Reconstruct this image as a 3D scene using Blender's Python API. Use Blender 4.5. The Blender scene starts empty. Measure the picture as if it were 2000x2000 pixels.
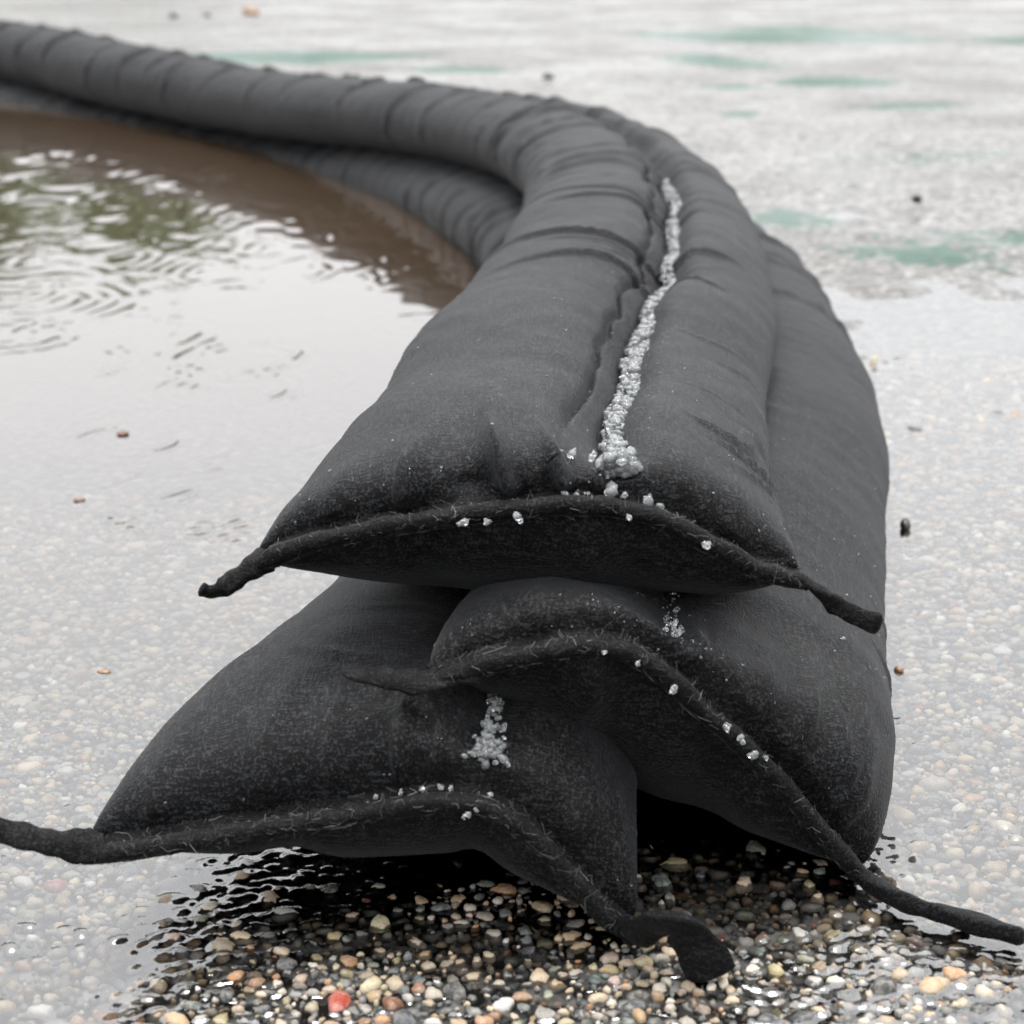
import bpy, math, random
import numpy as np
from mathutils import Vector

R = math.radians
rng = np.random.default_rng(7)
random.seed(7)
scene = bpy.context.scene
COL = scene.collection

# ------------------------------------------------------------------ camera
CAM_H, PITCH, FPX = .296, 17.5, 3800.
cam_d = bpy.data.cameras.new('camera')
cam = bpy.data.objects.new('camera', cam_d)
COL.objects.link(cam)
cam.location = (0, 0, CAM_H)
cam.rotation_euler = (R(90 - PITCH), 0, 0)
cam_d.sensor_width = 36
cam_d.lens = 36 * FPX / 2000
cam_d.clip_start = .01
cam_d.clip_end = 500
cam_d.dof.use_dof = True
cam_d.dof.focus_distance = .66
cam_d.dof.aperture_fstop = 19
scene.camera = cam

# ------------------------------------------------------------------ sky: bright even overcast
SUN_EL, SUN_AZ = 76, -6          # sun behind the cloud, in front of the camera, a little right
world = bpy.data.worlds.new('World')
scene.world = world
world.use_nodes = True
wn = world.node_tree
wn.nodes.clear()
sky = wn.nodes.new('ShaderNodeTexSky')
sky.sky_type = 'NISHITA'
sky.sun_disc = False
sky.sun_elevation = R(SUN_EL)
sky.sun_rotation = R(SUN_AZ)
sky.air_density = 1.0
sky.dust_density = 4.0
sky.ozone_density = 1.0
hs = wn.nodes.new('ShaderNodeHueSaturation')
hs.inputs['Saturation'].default_value = .10
wbg = wn.nodes.new('ShaderNodeBackground')
wbg.inputs['Strength'].default_value = .10
wout = wn.nodes.new('ShaderNodeOutputWorld')
wn.links.new(sky.outputs[0], hs.inputs['Color'])
# standard overcast deck: L = Lz (1 + 2 sin(elevation)) / 3
wtc = wn.nodes.new('ShaderNodeTexCoord')
wsep = wn.nodes.new('ShaderNodeSeparateXYZ')
wn.links.new(wtc.outputs['Generated'], wsep.inputs[0])
wma = wn.nodes.new('ShaderNodeMath')
wma.operation = 'MULTIPLY_ADD'
wma.use_clamp = True
wn.links.new(wsep.outputs[2], wma.inputs[0])
wma.inputs[1].default_value = .667
wma.inputs[2].default_value = .333
deck = wn.nodes.new('ShaderNodeVectorMath')
deck.operation = 'SCALE'
deck.inputs[0].default_value = (9.6, 9.7, 9.9)
wn.links.new(wma.outputs[0], deck.inputs['Scale'])
cloud = wn.nodes.new('ShaderNodeMix')
cloud.data_type = 'RGBA'
cloud.inputs[0].default_value = .78
wn.links.new(hs.outputs[0], cloud.inputs[6])
wn.links.new(deck.outputs[0], cloud.inputs[7])
wn.links.new(cloud.outputs[2], wbg.inputs['Color'])
wn.links.new(wbg.outputs[0], wout.inputs['Surface'])

sun_d = bpy.data.lights.new('sun', 'SUN')
sun_d.energy = .65
sun_d.angle = R(22)
sun_d.color = (1, .985, .96)
sun = bpy.data.objects.new('sun', sun_d)
COL.objects.link(sun)
sd = Vector((math.sin(R(SUN_AZ)) * math.cos(R(SUN_EL)), math.cos(R(SUN_AZ)) * math.cos(R(SUN_EL)), math.sin(R(SUN_EL))))
sun.rotation_euler = sd.to_track_quat('Z', 'Y').to_euler()

vs = scene.view_settings
vs.view_transform = 'Standard'
vs.look = 'None'
vs.gamma = 1
vs.use_curve_mapping = False
vs.exposure = 2.05
scene.cycles.max_bounces = 8
scene.cycles.transparent_max_bounces = 16
scene.cycles.caustics_reflective = False
scene.cycles.caustics_refractive = False


# ------------------------------------------------------------------ helpers
def link(o, parent=None):
    COL.objects.link(o)
    if parent is not None:
        o.parent = parent
    return o


def mesh_np(name, V, F, mat, parent=None, smooth=True, attrs=None):
    """V (n,3); F (m,k) one face size."""
    V = np.asarray(V, dtype=np.float32)
    F = np.asarray(F, dtype=np.int32)
    m = bpy.data.meshes.new(name)
    k = F.shape[1]
    m.vertices.add(len(V))
    m.vertices.foreach_set('co', V.ravel())
    m.loops.add(F.size)
    m.loops.foreach_set('vertex_index', F.ravel())
    m.polygons.add(len(F))
    m.polygons.foreach_set('loop_start', np.arange(0, F.size, k, dtype=np.int32))
    m.polygons.foreach_set('loop_total', np.full(len(F), k, dtype=np.int32))
    if smooth:
        m.polygons.foreach_set('use_smooth', np.ones(len(F), dtype=bool))
    for an, arr in (attrs or {}).items():
        arr = np.asarray(arr, dtype=np.float32)
        if arr.ndim == 1:
            a = m.attributes.new(an, 'FLOAT', 'POINT')
            a.data.foreach_set('value', arr)
        else:
            a = m.attributes.new(an, 'FLOAT_COLOR', 'POINT')
            a.data.foreach_set('color', arr.ravel())
    m.update(calc_edges=True)
    m.validate()
    if mat:
        m.materials.append(mat)
    o = bpy.data.objects.new(name, m)
    return link(o, parent)


def grid_faces(nr, nc, wrap=False):
    i = np.arange(nr - 1)[:, None]
    j = np.arange(nc if wrap else nc - 1)[None, :]
    j2 = (j + 1) % nc
    a = i * nc + j
    b = i * nc + j2
    c = (i + 1) * nc + j2
    d = (i + 1) * nc + j
    return np.stack([a, b, c, d], -1).reshape(-1, 4)


def tag(o, label, cat, group=None, kind=None):
    o['label'] = label
    o['category'] = cat
    if group:
        o['group'] = group
    if kind:
        o['kind'] = kind
    return o


def sm(x, a, b):
    t = np.clip((x - a) / (b - a), 0, 1)
    return t * t * (3 - 2 * t)


class SineNoise:
    """smooth pseudo noise from a sum of random plane waves"""
    def __init__(self, wl, n=14, dim=3, seed=1):
        r = np.random.default_rng(seed)
        k = r.normal(size=(n, dim))
        k /= np.linalg.norm(k, axis=1)[:, None]
        self.k = k * (2 * np.pi / (wl * r.uniform(.7, 1.5, n)))[:, None]
        self.p = r.uniform(0, 6.28, n)
        self.n = n

    def __call__(self, P):
        out = np.zeros(P.shape[:-1])
        for k, p in zip(self.k, self.p):
            out += np.sin(P @ k + p)
        return out / math.sqrt(self.n / 2)


# ------------------------------------------------------------------ materials
class NT:
    def __init__(self, name):
        self.m = bpy.data.materials.new(name)
        self.m.use_nodes = True
        self.t = self.m.node_tree
        self.t.nodes.clear()
        self.out = self.n('ShaderNodeOutputMaterial')

    def n(self, ty, **kw):
        nd = self.t.nodes.new(ty)
        for k, v in kw.items():
            if isinstance(k, str) and hasattr(nd, k):
                setattr(nd, k, v)
        return nd

    def l(self, a, b):
        self.t.links.new(a, b)

    def noise(self, vec, scale, detail=3, rough=.55, dist=0.):
        nd = self.n('ShaderNodeTexNoise')
        nd.inputs['Scale'].default_value = scale
        nd.inputs['Detail'].default_value = detail
        nd.inputs['Roughness'].default_value = rough
        nd.inputs['Distortion'].default_value = dist
        self.l(vec, nd.inputs['Vector'])
        return nd.outputs['Fac']

    def mapping(self, vec, scale=(1, 1, 1), rot=(0, 0, 0), loc=(0, 0, 0)):
        nd = self.n('ShaderNodeMapping')
        nd.inputs['Scale'].default_value = scale
        nd.inputs['Rotation'].default_value = rot
        nd.inputs['Location'].default_value = loc
        self.l(vec, nd.inputs['Vector'])
        return nd.outputs[0]

    def ramp(self, fac, stops):
        nd = self.n('ShaderNodeValToRGB')
        cr = nd.color_ramp
        while len(cr.elements) < len(stops):
            cr.elements.new(.5)
        for e, (p, c) in zip(cr.elements, stops):
            e.position = p
            e.color = (c, c, c, 1) if not isinstance(c, tuple) else (*c, 1)
        self.l(fac, nd.inputs[0])
        return nd.outputs[0]

    def mix(self, fac, a, b, blend='MIX'):
        nd = self.n('ShaderNodeMix', data_type='RGBA', blend_type=blend)
        for i, v in ((0, fac), (6, a), (7, b)):
            if isinstance(v, (int, float)):
                nd.inputs[i].default_value = v if i == 0 else (v, v, v, 1)
            elif isinstance(v, tuple):
                nd.inputs[i].default_value = (*v, 1)
            else:
                self.l(v, nd.inputs[i])
        return nd.outputs[2]

    def math(self, op, a, b=0.):
        nd = self.n('ShaderNodeMath', operation=op)
        for i, v in ((0, a), (1, b)):
            if isinstance(v, (int, float)):
                nd.inputs[i].default_value = v
            else:
                self.l(v, nd.inputs[i])
        return nd.outputs[0]

    def bump(self, height, strength, dist, prev=None):
        nd = self.n('ShaderNodeBump')
        nd.inputs['Strength'].default_value = strength
        nd.inputs['Distance'].default_value = dist
        self.l(height, nd.inputs['Height'])
        if prev is not None:
            self.l(prev, nd.inputs['Normal'])
        return nd.outputs[0]

    def principled(self, **kw):
        p = self.n('ShaderNodeBsdfPrincipled')
        for k, v in kw.items():
            i = p.inputs[k.replace('_', ' ')]
            if isinstance(v, bpy.types.NodeSocket):
                self.l(v, i)
            else:
                i.default_value = (*v, 1) if isinstance(v, tuple) and len(v) == 3 else v
        self.l(p.outputs[0], self.out.inputs['Surface'])
        return p


def felt_material(name, dark=1., brown=.35, sheen=.10):
    M = NT(name)
    co = M.n('ShaderNodeTexCoord').outputs['Object']
    big = M.noise(co, 22, 4, .6)
    mid = M.noise(co, 160, 4, .65)
    fib1 = M.noise(M.mapping(co, (190, 1300, 900), (0, 0, .5)), 1, 3, .6, .6)
    fib2 = M.noise(M.mapping(co, (1300, 180, 900), (0, 0, -.35)), 1, 3, .6, .6)
    fine = M.noise(co, 1300, 2, .6)
    fib = M.mix(.5, fib1, fib2)
    fib = M.mix(.30, fib, fine)
    base = M.mix(M.ramp(big, [(.35, 0.), (.68, 1.)]), (.0012 * dark, .0013 * dark, .0016 * dark), (.0044 * dark, .0044 * dark, .0046 * dark))
    dirt = M.ramp(M.noise(co, 9, 5, .65, .4), [(.48, 0.), (.75, brown)])
    base = M.mix(dirt, base, (.014 * dark, .0125 * dark, .0095 * dark))
    base = M.mix(M.ramp(fib, [(.505, 0.), (.575, 1.)]), base, (.025 * dark, .026 * dark, .028 * dark))
    base = M.mix(M.ramp(fib, [(.41, .95), (.48, 0.)]), base, (.0010, .0010, .0012))
    b = M.bump(mid, .10, .0012)
    b = M.bump(fib, .9, .0013, b)
    p = M.principled(Base_Color=base, Roughness=.56, Normal=b)
    p.inputs['Specular IOR Level'].default_value = .11
    p.inputs['Sheen Weight'].default_value = sheen
    p.inputs['Sheen Roughness'].default_value = .32
    p.inputs['Sheen Tint'].default_value = (.62, .63, .66, 1)
    return M.m


MAT_FELT = felt_material('black_felt')
MAT_HEM = felt_material('black_felt_hem', .55, .15, .03)


def fibre_material():
    M = NT('loose_fibres')
    g = M.n('ShaderNodeNewGeometry').outputs['Random Per Island']
    c = M.ramp(g, [(0., (.01, .01, .011)), (.55, (.06, .06, .062)), (1., (.20, .195, .18))])
    M.principled(Base_Color=c, Roughness=.6)
    return M.m


def gel_material():
    M = NT('clear_gel')
    g = M.n('ShaderNodeNewGeometry').outputs['Random Per Island']
    co = M.n('ShaderNodeTexCoord').outputs['Object']
    b = M.bump(M.noise(co, 700, 2, .6), .25, .0005)
    c = M.ramp(g, [(0., (.7, .74, .76)), (1., (.97, .98, .98))])
    p = M.principled(Base_Color=c, Roughness=.07, Normal=b)
    p.inputs['IOR'].default_value = 1.38
    p.inputs['Transmission Weight'].default_value = .86
    p.inputs['Specular IOR Level'].default_value = .6
    return M.m


MAT_FIBRE = fibre_material()
MAT_GEL = gel_material()

PALETTE = [
    (.38, .25, .12, 20), (.44, .33, .20, 18), (.50, .43, .33, 14), (.38, .28, .20, 8),
    (.07, .075, .075, 14), (.13, .135, .13, 11), (.07, .095, .088, 8), (.045, .05, .058, 9),
    (.38, .18, .06, 8), (.30, .24, .10, 5), (.44, .36, .20, 5), (.24, .22, .19, 9),
    (.30, .12, .05, 2), (.28, .06, .04, 1), (.56, .53, .48, 6), (.20, .21, .14, 4), (.40, .27, .22, 2)]
PW = np.array([p[3] for p in PALETTE], float)
PW /= PW.sum()
PC = np.array([p[:3] for p in PALETTE])


def pebble_material(name, individual):
    M = NT(name)
    if individual:
        col = M.n('ShaderNodeObjectInfo').outputs['Color']
        rnd = M.n('ShaderNodeObjectInfo').outputs['Random']
    else:
        a = M.n('ShaderNodeAttribute', attribute_name='tint')
        col = a.outputs['Color']
        rnd = M.n('ShaderNodeNewGeometry').outputs['Random Per Island']
    pos = M.n('ShaderNodeNewGeometry').outputs['Position']
    big = M.noise(pos, 330, 4, .65, .5)
    fine = M.noise(pos, 1700, 3, .6)
    c = M.mix(M.ramp(big, [(.42, 0.), (.64, .55)]), col, M.mix(.5, col, (.52, .48, .42)))
    c = M.mix(M.ramp(fine, [(.30, .6), (.45, 0.)]), c, M.mix(1., c, (.28, .26, .24), 'MULTIPLY'))
    rust = M.math('MULTIPLY', M.ramp(M.noise(pos, 210, 3, .6, .8), [(.58, 0.), (.68, .75)]), M.ramp(rnd, [(.55, 0.), (.8, 1.)]))
    c = M.mix(rust, c, M.mix(.65, c, (.36, .17, .05)))
    b = M.bump(big, .35, .0008)
    b = M.bump(fine, .3, .0003, b)
    p = M.principled(Base_Color=c, Roughness=.5, Normal=b)
    p.inputs['Specular IOR Level'].default_value = .2
    return M.m


MAT_PEB_I = pebble_material('wet_pebble', True)
MAT_PEB_S = pebble_material('wet_pebbles', False)


# ------------------------------------------------------------------ terrain
def ground_h(x, y):
    """bed level; the water lies at z = 0"""
    x = np.asarray(x, float)
    y = np.asarray(y, float)
    xp = np.interp(y, PATH_Y, PATH_X)
    left = sm(x, .30 - .05 * y, -.10 - .06 * y) * (1 - sm(y, .8, 1.2)) + sm(x, xp + .07, xp - .05) * sm(y, .8, 1.2)
    # the yard dips to the left and away, where the puddle stands against the barrier
    dip = .0045 * sm(y, .56, .80) + .016 * sm(y, .80, 1.5) + .03 * sm(y, 1.3, 2.4)
    right = .0010 * sm(y, .55, .95) - .0070 * sm(y, 1.1, 2.0)
    crown = .0027 * np.exp(-((x - .01) / .125) ** 4 - ((y - .46) / .105) ** 4)
    return -.0024 + crown - left * dip - (1 - left) * right


def ground_noise(x, y):
    P = np.stack([x, y], -1)
    return GN1(P) * .0006 + (GN2(P) * .0020 + GN3(P) * .0010) * sm(y, 1.1, 1.5) * (1 - .8 * sm(y, 1.7, 2.3))


# centre line of the barrier on plan, from the near end to the far left
PATH_Y = [.3, .565, .70, .95, 1.13, 1.27, 1.45, 1.62, 1.80, 1.97, 2.13, 2.31, 2.51, 2.83, 3.16, 3.75, 30]
PATH_X = [-.03, .006, .015, .054, .072, .081, .082, .068, .034, -.03, -.11, -.21, -.33, -.55, -.78, -1.25, -30]
GN1 = SineNoise(.07, 16, 2, 3)
GN2 = SineNoise(.45, 16, 2, 4)
GN3 = SineNoise(.10, 18, 2, 6)


def lines(segs):
    """segs: list of (start, stop, step0, growth)"""
    out = [segs[0][0]]
    for a, b, st, g in segs:
        v = a
        s = st
        pts = []
        while v < b - s * .5:
            v += s
            s *= g
            pts.append(v)
        pts = np.array(pts)
        pts = a + (pts - a) * (b - a) / (pts[-1] - a)
        out += list(pts)
    return np.array(out)


def mirror_neg(arr):
    return -arr[::-1]


# ---- the ground sheet
gx = np.concatenate([mirror_neg(lines([(.30, 1.8, .012, 1.012), (1.8, 120, .08, 1.16)])), np.arange(-.288, .289, .012), lines([(.30, 1.8, .012, 1.012), (1.8, 120, .08, 1.16)])])
gy = lines([(-60, -1, 8, .95), (-1, .3, .08, 1.0), (.3, 1.2, .010, 1.0), (1.2, 7, .012, 1.008), (7, 160, .2, 1.12)])
GX, GY = np.meshgrid(gx, gy)
GZ = ground_h(GX, GY) + ground_noise(GX, GY)


def ground_material():
    M = NT('exposed_aggregate')
    pos = M.n('ShaderNodeNewGeometry').outputs['Position']
    sep = M.n('ShaderNodeSeparateXYZ')
    M.l(pos, sep.inputs[0])
    X, Y = sep.outputs[0], sep.outputs[1]
    # stones too small and too far to tell apart
    wob = M.mix(.012, pos, M.n('ShaderNodeTexNoise').outputs['Color'])
    vor = M.n('ShaderNodeTexVoronoi', feature='F1')
    vor.inputs['Scale'].default_value = 150
    M.l(M.mapping(pos, (1, 1, .2)), vor.inputs['Vector'])
    vor2 = M.n('ShaderNodeTexVoronoi', feature='F1')
    vor2.inputs['Scale'].default_value = 330
    M.l(M.mapping(pos, (1, 1, .2)), vor2.inputs['Vector'])
    hue = M.n('ShaderNodeSeparateColor')
    M.l(vor.outputs['Color'], hue.inputs[0])
    stone = M.ramp(hue.outputs[0], [(0., (.05, .05, .05)), (.22, (.13, .13, .125)), (.45, (.19, .18, .165)), (.62, (.26, .25, .235)), (.8, (.17, .168, .162)), (1., (.31, .305, .295))])
    edge = M.ramp(vor.outputs['Distance'], [(.38, 0.), (.62, 1.)])
    far = M.ramp(M.math('MULTIPLY', Y, .5), [(.42, 0.), (.62, 1.)])
    edge = M.math('MULTIPLY', edge, M.math('SUBTRACT', 1., M.math('MULTIPLY', far, .55)))
    c = M.mix(edge, stone, (.016, .015, .014))
    blotch = M.noise(M.mapping(pos, (1, 1, 0)), 2.2, 5, .6)
    c = M.mix(M.ramp(blotch, [(.35, .55), (.6, 0.)]), c, M.mix(1., c, (.5, .48, .46), 'MULTIPLY'))
    # worn green paint: patches of the old court marking, flaked by the stones
    flat = M.mapping(pos, (1, 1, 0))
    pn = M.noise(flat, 2.6, 5, .65, .3)
    wear = M.noise(flat, 55, 4, .75)

    def patch(cx, cy, rx, ry, rot=0.):
        mp = M.n('ShaderNodeMapping', vector_type='TEXTURE')
        mp.inputs['Location'].default_value = (cx, cy, 0)
        mp.inputs['Rotation'].default_value = (0, 0, rot)
        mp.inputs['Scale'].default_value = (rx, ry, 1)
        M.l(flat, mp.inputs['Vector'])
        ln = M.n('ShaderNodeVectorMath', operation='LENGTH')
        M.l(mp.outputs[0], ln.inputs[0])
        return M.ramp(ln.outputs['Value'], [(.25, 1.), (1., 0.)])
    acc = None
    for a in PAINT:
        q = patch(*a[:5])
        q = M.math('MULTIPLY', q, a[5])
        acc = q if acc is None else M.math('MAXIMUM', acc, q)
    pm = M.math('ADD', M.math('MULTIPLY', acc, 1.0), M.math('MULTIPLY', M.math('SUBTRACT', pn, .5), 2.2))
    pm = M.math('ADD', pm, M.math('MULTIPLY', M.math('SUBTRACT', wear, .5), 2.4))
    pm = M.math('MULTIPLY', pm, M.ramp(acc, [(0., 0.), (.12, 1.)]))
    pmask = M.ramp(pm, [(.38, 0.), (.52, 1.)])
    c = M.mix(M.math('MULTIPLY', pmask, .9), c, (.012, .055, .036))
    h = M.math('SUBTRACT', 1., vor.outputs['Distance'])
    b = M.bump(h, .4, .0025)
    b = M.bump(M.noise(pos, 700, 3, .6), .3, .0006, b)
    rough = M.ramp(M.noise(M.mapping(pos, (1.3, 1, 0)), 3.4, 4, .6), [(.38, .28), (.62, .5)])
    p = M.principled(Base_Color=c, Roughness=rough, Normal=b)
    p.inputs['IOR'].default_value = 1.23
    return M.m


# (x, y, half width, half depth, turn, amount) of the worn paint
PAINT = [(.60, 4.5, .40, .55, .1, .75), (1.25, 4.3, .5, .35, 0., .8), (.40, 3.75, .16, .28, .4, .8), (.54, 3.31, .13, .14, .2, 1.15),
         (.60, 2.92, .16, .10, .25, 1.0), (.36, 3.22, .07, .07, 0., .8), (.27, 1.87, .10, .10, -.7, .8), (.35, 1.66, .12, .07, -.5, .55),
         (.32, 2.80, .06, .08, 0., .7), (-.42, 3.85, .42, .20, .1, .95), (-.09, 3.55, .12, .09, 0., 1.1), (-.36, 1.97, .11, .10, .1, 1.15),
         (-.60, 2.35, .26, .22, 0., 1.0), (-.48, 1.66, .12, .07, 0., .9), (.55, 2.35, .25, .15, .4, .45), (.44, 1.75, .15, .12, 0., .5)]
MAT_GROUND = ground_material()
ground = mesh_np('ground', np.stack([GX, GY, GZ], -1).reshape(-1, 3), grid_faces(len(gy), len(gx)), MAT_GROUND)
ground['kind'] = 'structure'


# ------------------------------------------------------------------ flood barrier socks
def spline(ctrl, n_sub=60):
    """Catmull-Rom through control rows (any number of columns); returns dense rows"""
    C = np.asarray(ctrl, float)
    P = np.vstack([2 * C[0] - C[1], C, 2 * C[-1] - C[-2]])
    out = []
    for i in range(1, len(P) - 2):
        p0, p1, p2, p3 = P[i - 1], P[i], P[i + 1], P[i + 2]
        t = np.linspace(0, 1, n_sub, endpoint=False)[:, None]
        out.append(.5 * ((2 * p1) + (-p0 + p2) * t + (2 * p0 - 5 * p1 + 4 * p2 - p3) * t * t + (-p0 + 3 * p1 - 3 * p2 + p3) * t ** 3))
    out.append(C[-1:])
    return np.vstack(out)


def resample(rows, s_new, cols=3):
    d = np.linalg.norm(np.diff(rows[:, :cols], axis=0), axis=1)
    s = np.concatenate([[0], np.cumsum(d)])
    return np.stack([np.interp(s_new, s, rows[:, k]) for k in range(rows.shape[1])], 1), s[-1]


def grid_normals(P, wrap=True):
    du = np.gradient(P, axis=0)
    if wrap:
        dv = (np.roll(P, -1, 1) - np.roll(P, 1, 1)) * .5
    else:
        dv = np.gradient(P, axis=1)
    n = np.cross(dv, du)
    n /= np.linalg.norm(n, axis=-1)[..., None] + 1e-12
    return n


class Sock:
    pass


def make_sock(path, seam, groove_u, wrinkles, opts):
    """path rows: x y z width up down roll(deg, right side down).  seam: 3-D stitch line at the near end, left to right"""
    S = Sock()
    dense = spline(path)
    _, L = resample(dense, np.array([0.]))
    st = [0.]
    while st[-1] < L:
        t = st[-1]
        st.append(t + (.0011 if t < .03 else .0019 if t < opts.get('fine', .55) else .0062))
    st = np.array(st[:-1])
    rows, _ = resample(dense, st)
    C = rows[:, :3]
    T = np.gradient(C, axis=0)
    T /= np.linalg.norm(T, axis=1)[:, None]
    N = np.stack([T[:, 1], -T[:, 0], np.zeros(len(T))], 1)
    N /= np.linalg.norm(N, axis=1)[:, None]
    V = np.cross(N, T)
    ro = np.radians(rows[:, 6])[:, None]
    N2 = N * np.cos(ro) - V * np.sin(ro)
    V2 = V * np.cos(ro) + N * np.sin(ro)
    nc = opts.get('nc', 160)
    pf = np.linspace(0, 2 * np.pi, 4000)
    pg = math.acos(2 * groove_u - 1)
    den = np.cumsum(1 + 3.5 * np.exp(-((pf - pg - .10) / .30) ** 2))     # more columns near the groove
    den = (den - den[0]) / (den[-1] - den[0])
    phi = np.interp(np.linspace(0, 1, nc, endpoint=False), den, pf)
    lat = np.cos(phi)
    lat = np.sign(lat) * np.abs(lat) ** .97
    ver = np.sign(np.sin(phi)) * np.abs(np.sin(phi)) ** .90
    u = (lat + 1) / 2
    seamd = spline(seam, 30)
    sl = np.concatenate([[0], np.cumsum(np.linalg.norm(np.diff(seamd, axis=0), axis=1))])
    sl /= sl[-1]
    Bend = np.stack([np.interp(u, sl, seamd[:, k]) for k in range(3)], 1)
    t = st[:, None]
    Lb, Lh = opts.get('Lb', .10), opts.get('Lh', .07)
    bl = sm(t, 0, Lb)[..., None]
    Bbody = C[:, None, :] + N2[:, None, :] * (lat[None, :, None] * rows[:, 3][:, None, None] * .5)
    # straight run of the body carried on to the seam plane
    base = Bend[None] * (1 - bl) + Bbody * bl
    # make the base run forward with t even while it is blended
    tt = np.clip(t / Lh, 0, 1)
    hf = (1 - (1 - tt) ** 1.9) ** opts.get('pil', .78)
    up = np.where(ver > 0, ver, 0)[None] * rows[:, 4][:, None]
    dn = np.where(ver < 0, ver, 0)[None] * rows[:, 5][:, None]
    gw = opts.get('gw', .010)
    gd = np.interp(st, [q[0] for q in opts['groove']], [q[1] for q in opts['groove']])[:, None]
    x = (u - groove_u)[None] * rows[:, 3][:, None]
    wob = (SineNoise(.11, 8, 1, 5)(st[:, None]) * .0012)[:, None]
    xx = x + wob
    gwl = opts.get('gwl', gw)
    gr = -gd * np.exp(-np.abs(xx / np.where(xx < 0, gwl, gw)) ** 1.5) * (ver > 0)[None]
    if 'lap' in opts:      # dark slit where the free edge of the lapped seam lies
        lx = xx + opts['lap'] + .0008 * SineNoise(.06, 10, 1, 41)(st[:, None])[:, None]
        gr = gr - .0052 * np.exp(-(lx / .0014) ** 2) * (ver > 0)[None] * sm(t, .05, .10)
    h = (up + dn) * hf + gr * np.clip(t / .022, 0, 1) ** .7
    Vv = V2[:, None, :] * bl + np.array([0, 0, 1.])[None, None] * (1 - bl)
    Vv /= np.linalg.norm(Vv, axis=-1)[..., None]
    if 'end_up' in opts:      # direction of swelling next to the seam follows the hanging seam line
        sd_ = np.gradient(Bend[np.argsort(u)], axis=0)
        nrm = np.stack([-sd_[:, 2], np.zeros(nc), sd_[:, 0]], 1)
        nrm /= np.linalg.norm(nrm, axis=1)[:, None] + 1e-9
        inv = np.empty(nc, int)
        inv[np.argsort(u)] = np.arange(nc)
        nrm = nrm[inv]
        k = opts['end_up']
        Vv = Vv * (1 - (1 - bl) * k) + nrm[None] * (1 - bl) * k
        Vv /= np.linalg.norm(Vv, axis=-1)[..., None]
    P = base + Vv * h[..., None]
    nrm = grid_normals(P)
    # lumps of swollen filling, creases, gathers at the stitching
    d = opts.get('lump', .0006) * SineNoise(.13, 18, 3, opts['seed'])(P) * sm(t, .01, .08)
    d += .00018 * SineNoise(.022, 18, 3, opts['seed'] + 1)(P) * sm(t, .005, .05)
    ph = phi[None]
    wn3 = SineNoise(.05, 12, 3, opts['seed'] + 2)(P)
    for (t0, pc, pw, dep, sg, sl_) in wrinkles:
        i0, i1 = np.searchsorted(st, [t0 - 9 * sg - .03, t0 + 9 * sg + .03])
        if i1 <= i0:
            continue
        da = (ph - pc + np.pi) % (2 * np.pi) - np.pi
        w = np.clip(1 - (da / pw) ** 2, 0, 1) ** 1.0
        q = (t[i0:i1] - t0 - sl_ * da + .0035 * wn3[i0:i1]) / sg
        d[i0:i1] += w * dep * (-np.exp(-q ** 2) + .13 * np.exp(-((np.abs(q) - 2.6) / 1.8) ** 2))
    for (u0, side, amp, wid, ln, lean) in opts.get('gathers', []):
        q = (u[None] - u0 - lean * t) / (wid * (1 + 6 * t))
        d += 2.0 * amp * np.exp(-q ** 2) * np.exp(-(t / ln) ** 2) * np.clip(t / .008, 0, 1) * ((ver > 0) == (side > 0))[None]
    P = P + nrm * d[..., None]
    S.P, S.st, S.u, S.ver, S.phi, S.nc = P, st, u, ver, phi, nc
    S.N, S.V, S.T = N2, V2, T
    S.nrm = grid_normals(P)
    S.seam = seamd
    S.rows = rows
    S.gu = groove_u
    S.wob = wob[:, 0]
    return S


def surf_at(S, t, uu):
    """point, normal of the upper surface at arc t, cross fraction uu"""
    i = int(np.clip(np.searchsorted(S.st, t), 0, len(S.st) - 1))
    top = np.where(S.ver > .02)[0]
    o_ = top[np.argsort(S.u[top])]
    j2 = int(np.clip(np.searchsorted(S.u[o_], uu), 1, len(o_) - 1))
    a, b = o_[j2 - 1], o_[j2]
    f = float(np.clip((uu - S.u[a]) / (S.u[b] - S.u[a] + 1e-9), 0, 1))
    return S.P[i, a] * (1 - f) + S.P[i, b] * f, S.nrm[i, a] * (1 - f) + S.nrm[i, b] * f


def sweep(name, line, frames, section, mat, parent, cap=True, scale=None):
    """closed section (k,2) swept along line with frames (A,B)"""
    n, k = len(line), len(section)
    A, B = frames
    P = np.empty((n, k, 3))
    for i in range(n):
        s = section if scale is None else section * scale[i]
        P[i] = line[i] + A[i] * s[:, :1] + B[i] * s[:, 1:2]
    Vv = P.reshape(-1, 3)
    F = grid_faces(n, k, True)
    o = None
    if cap:
        ca = P[0].mean(0)
        cb = P[-1].mean(0)
        Vv = np.vstack([Vv, ca, cb])
        ia, ib = n * k, n * k + 1
        j = np.arange(k)
        j2 = (j + 1) % k
        f1 = np.stack([j2, j, np.full(k, ia), np.full(k, ia)], 1)
        f2 = np.stack([(n - 1) * k + j, (n - 1) * k + j2, np.full(k, ib), np.full(k, ib)], 1)
        tri = np.vstack([f1[:, :3], f2[:, :3]])
        quad = np.vstack([np.stack([F[:, 0], F[:, 1], F[:, 2]], 1), np.stack([F[:, 0], F[:, 2], F[:, 3]], 1)])
        F = np.vstack([quad, tri])
    return mesh_np(name, Vv, F, mat, parent)


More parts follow.
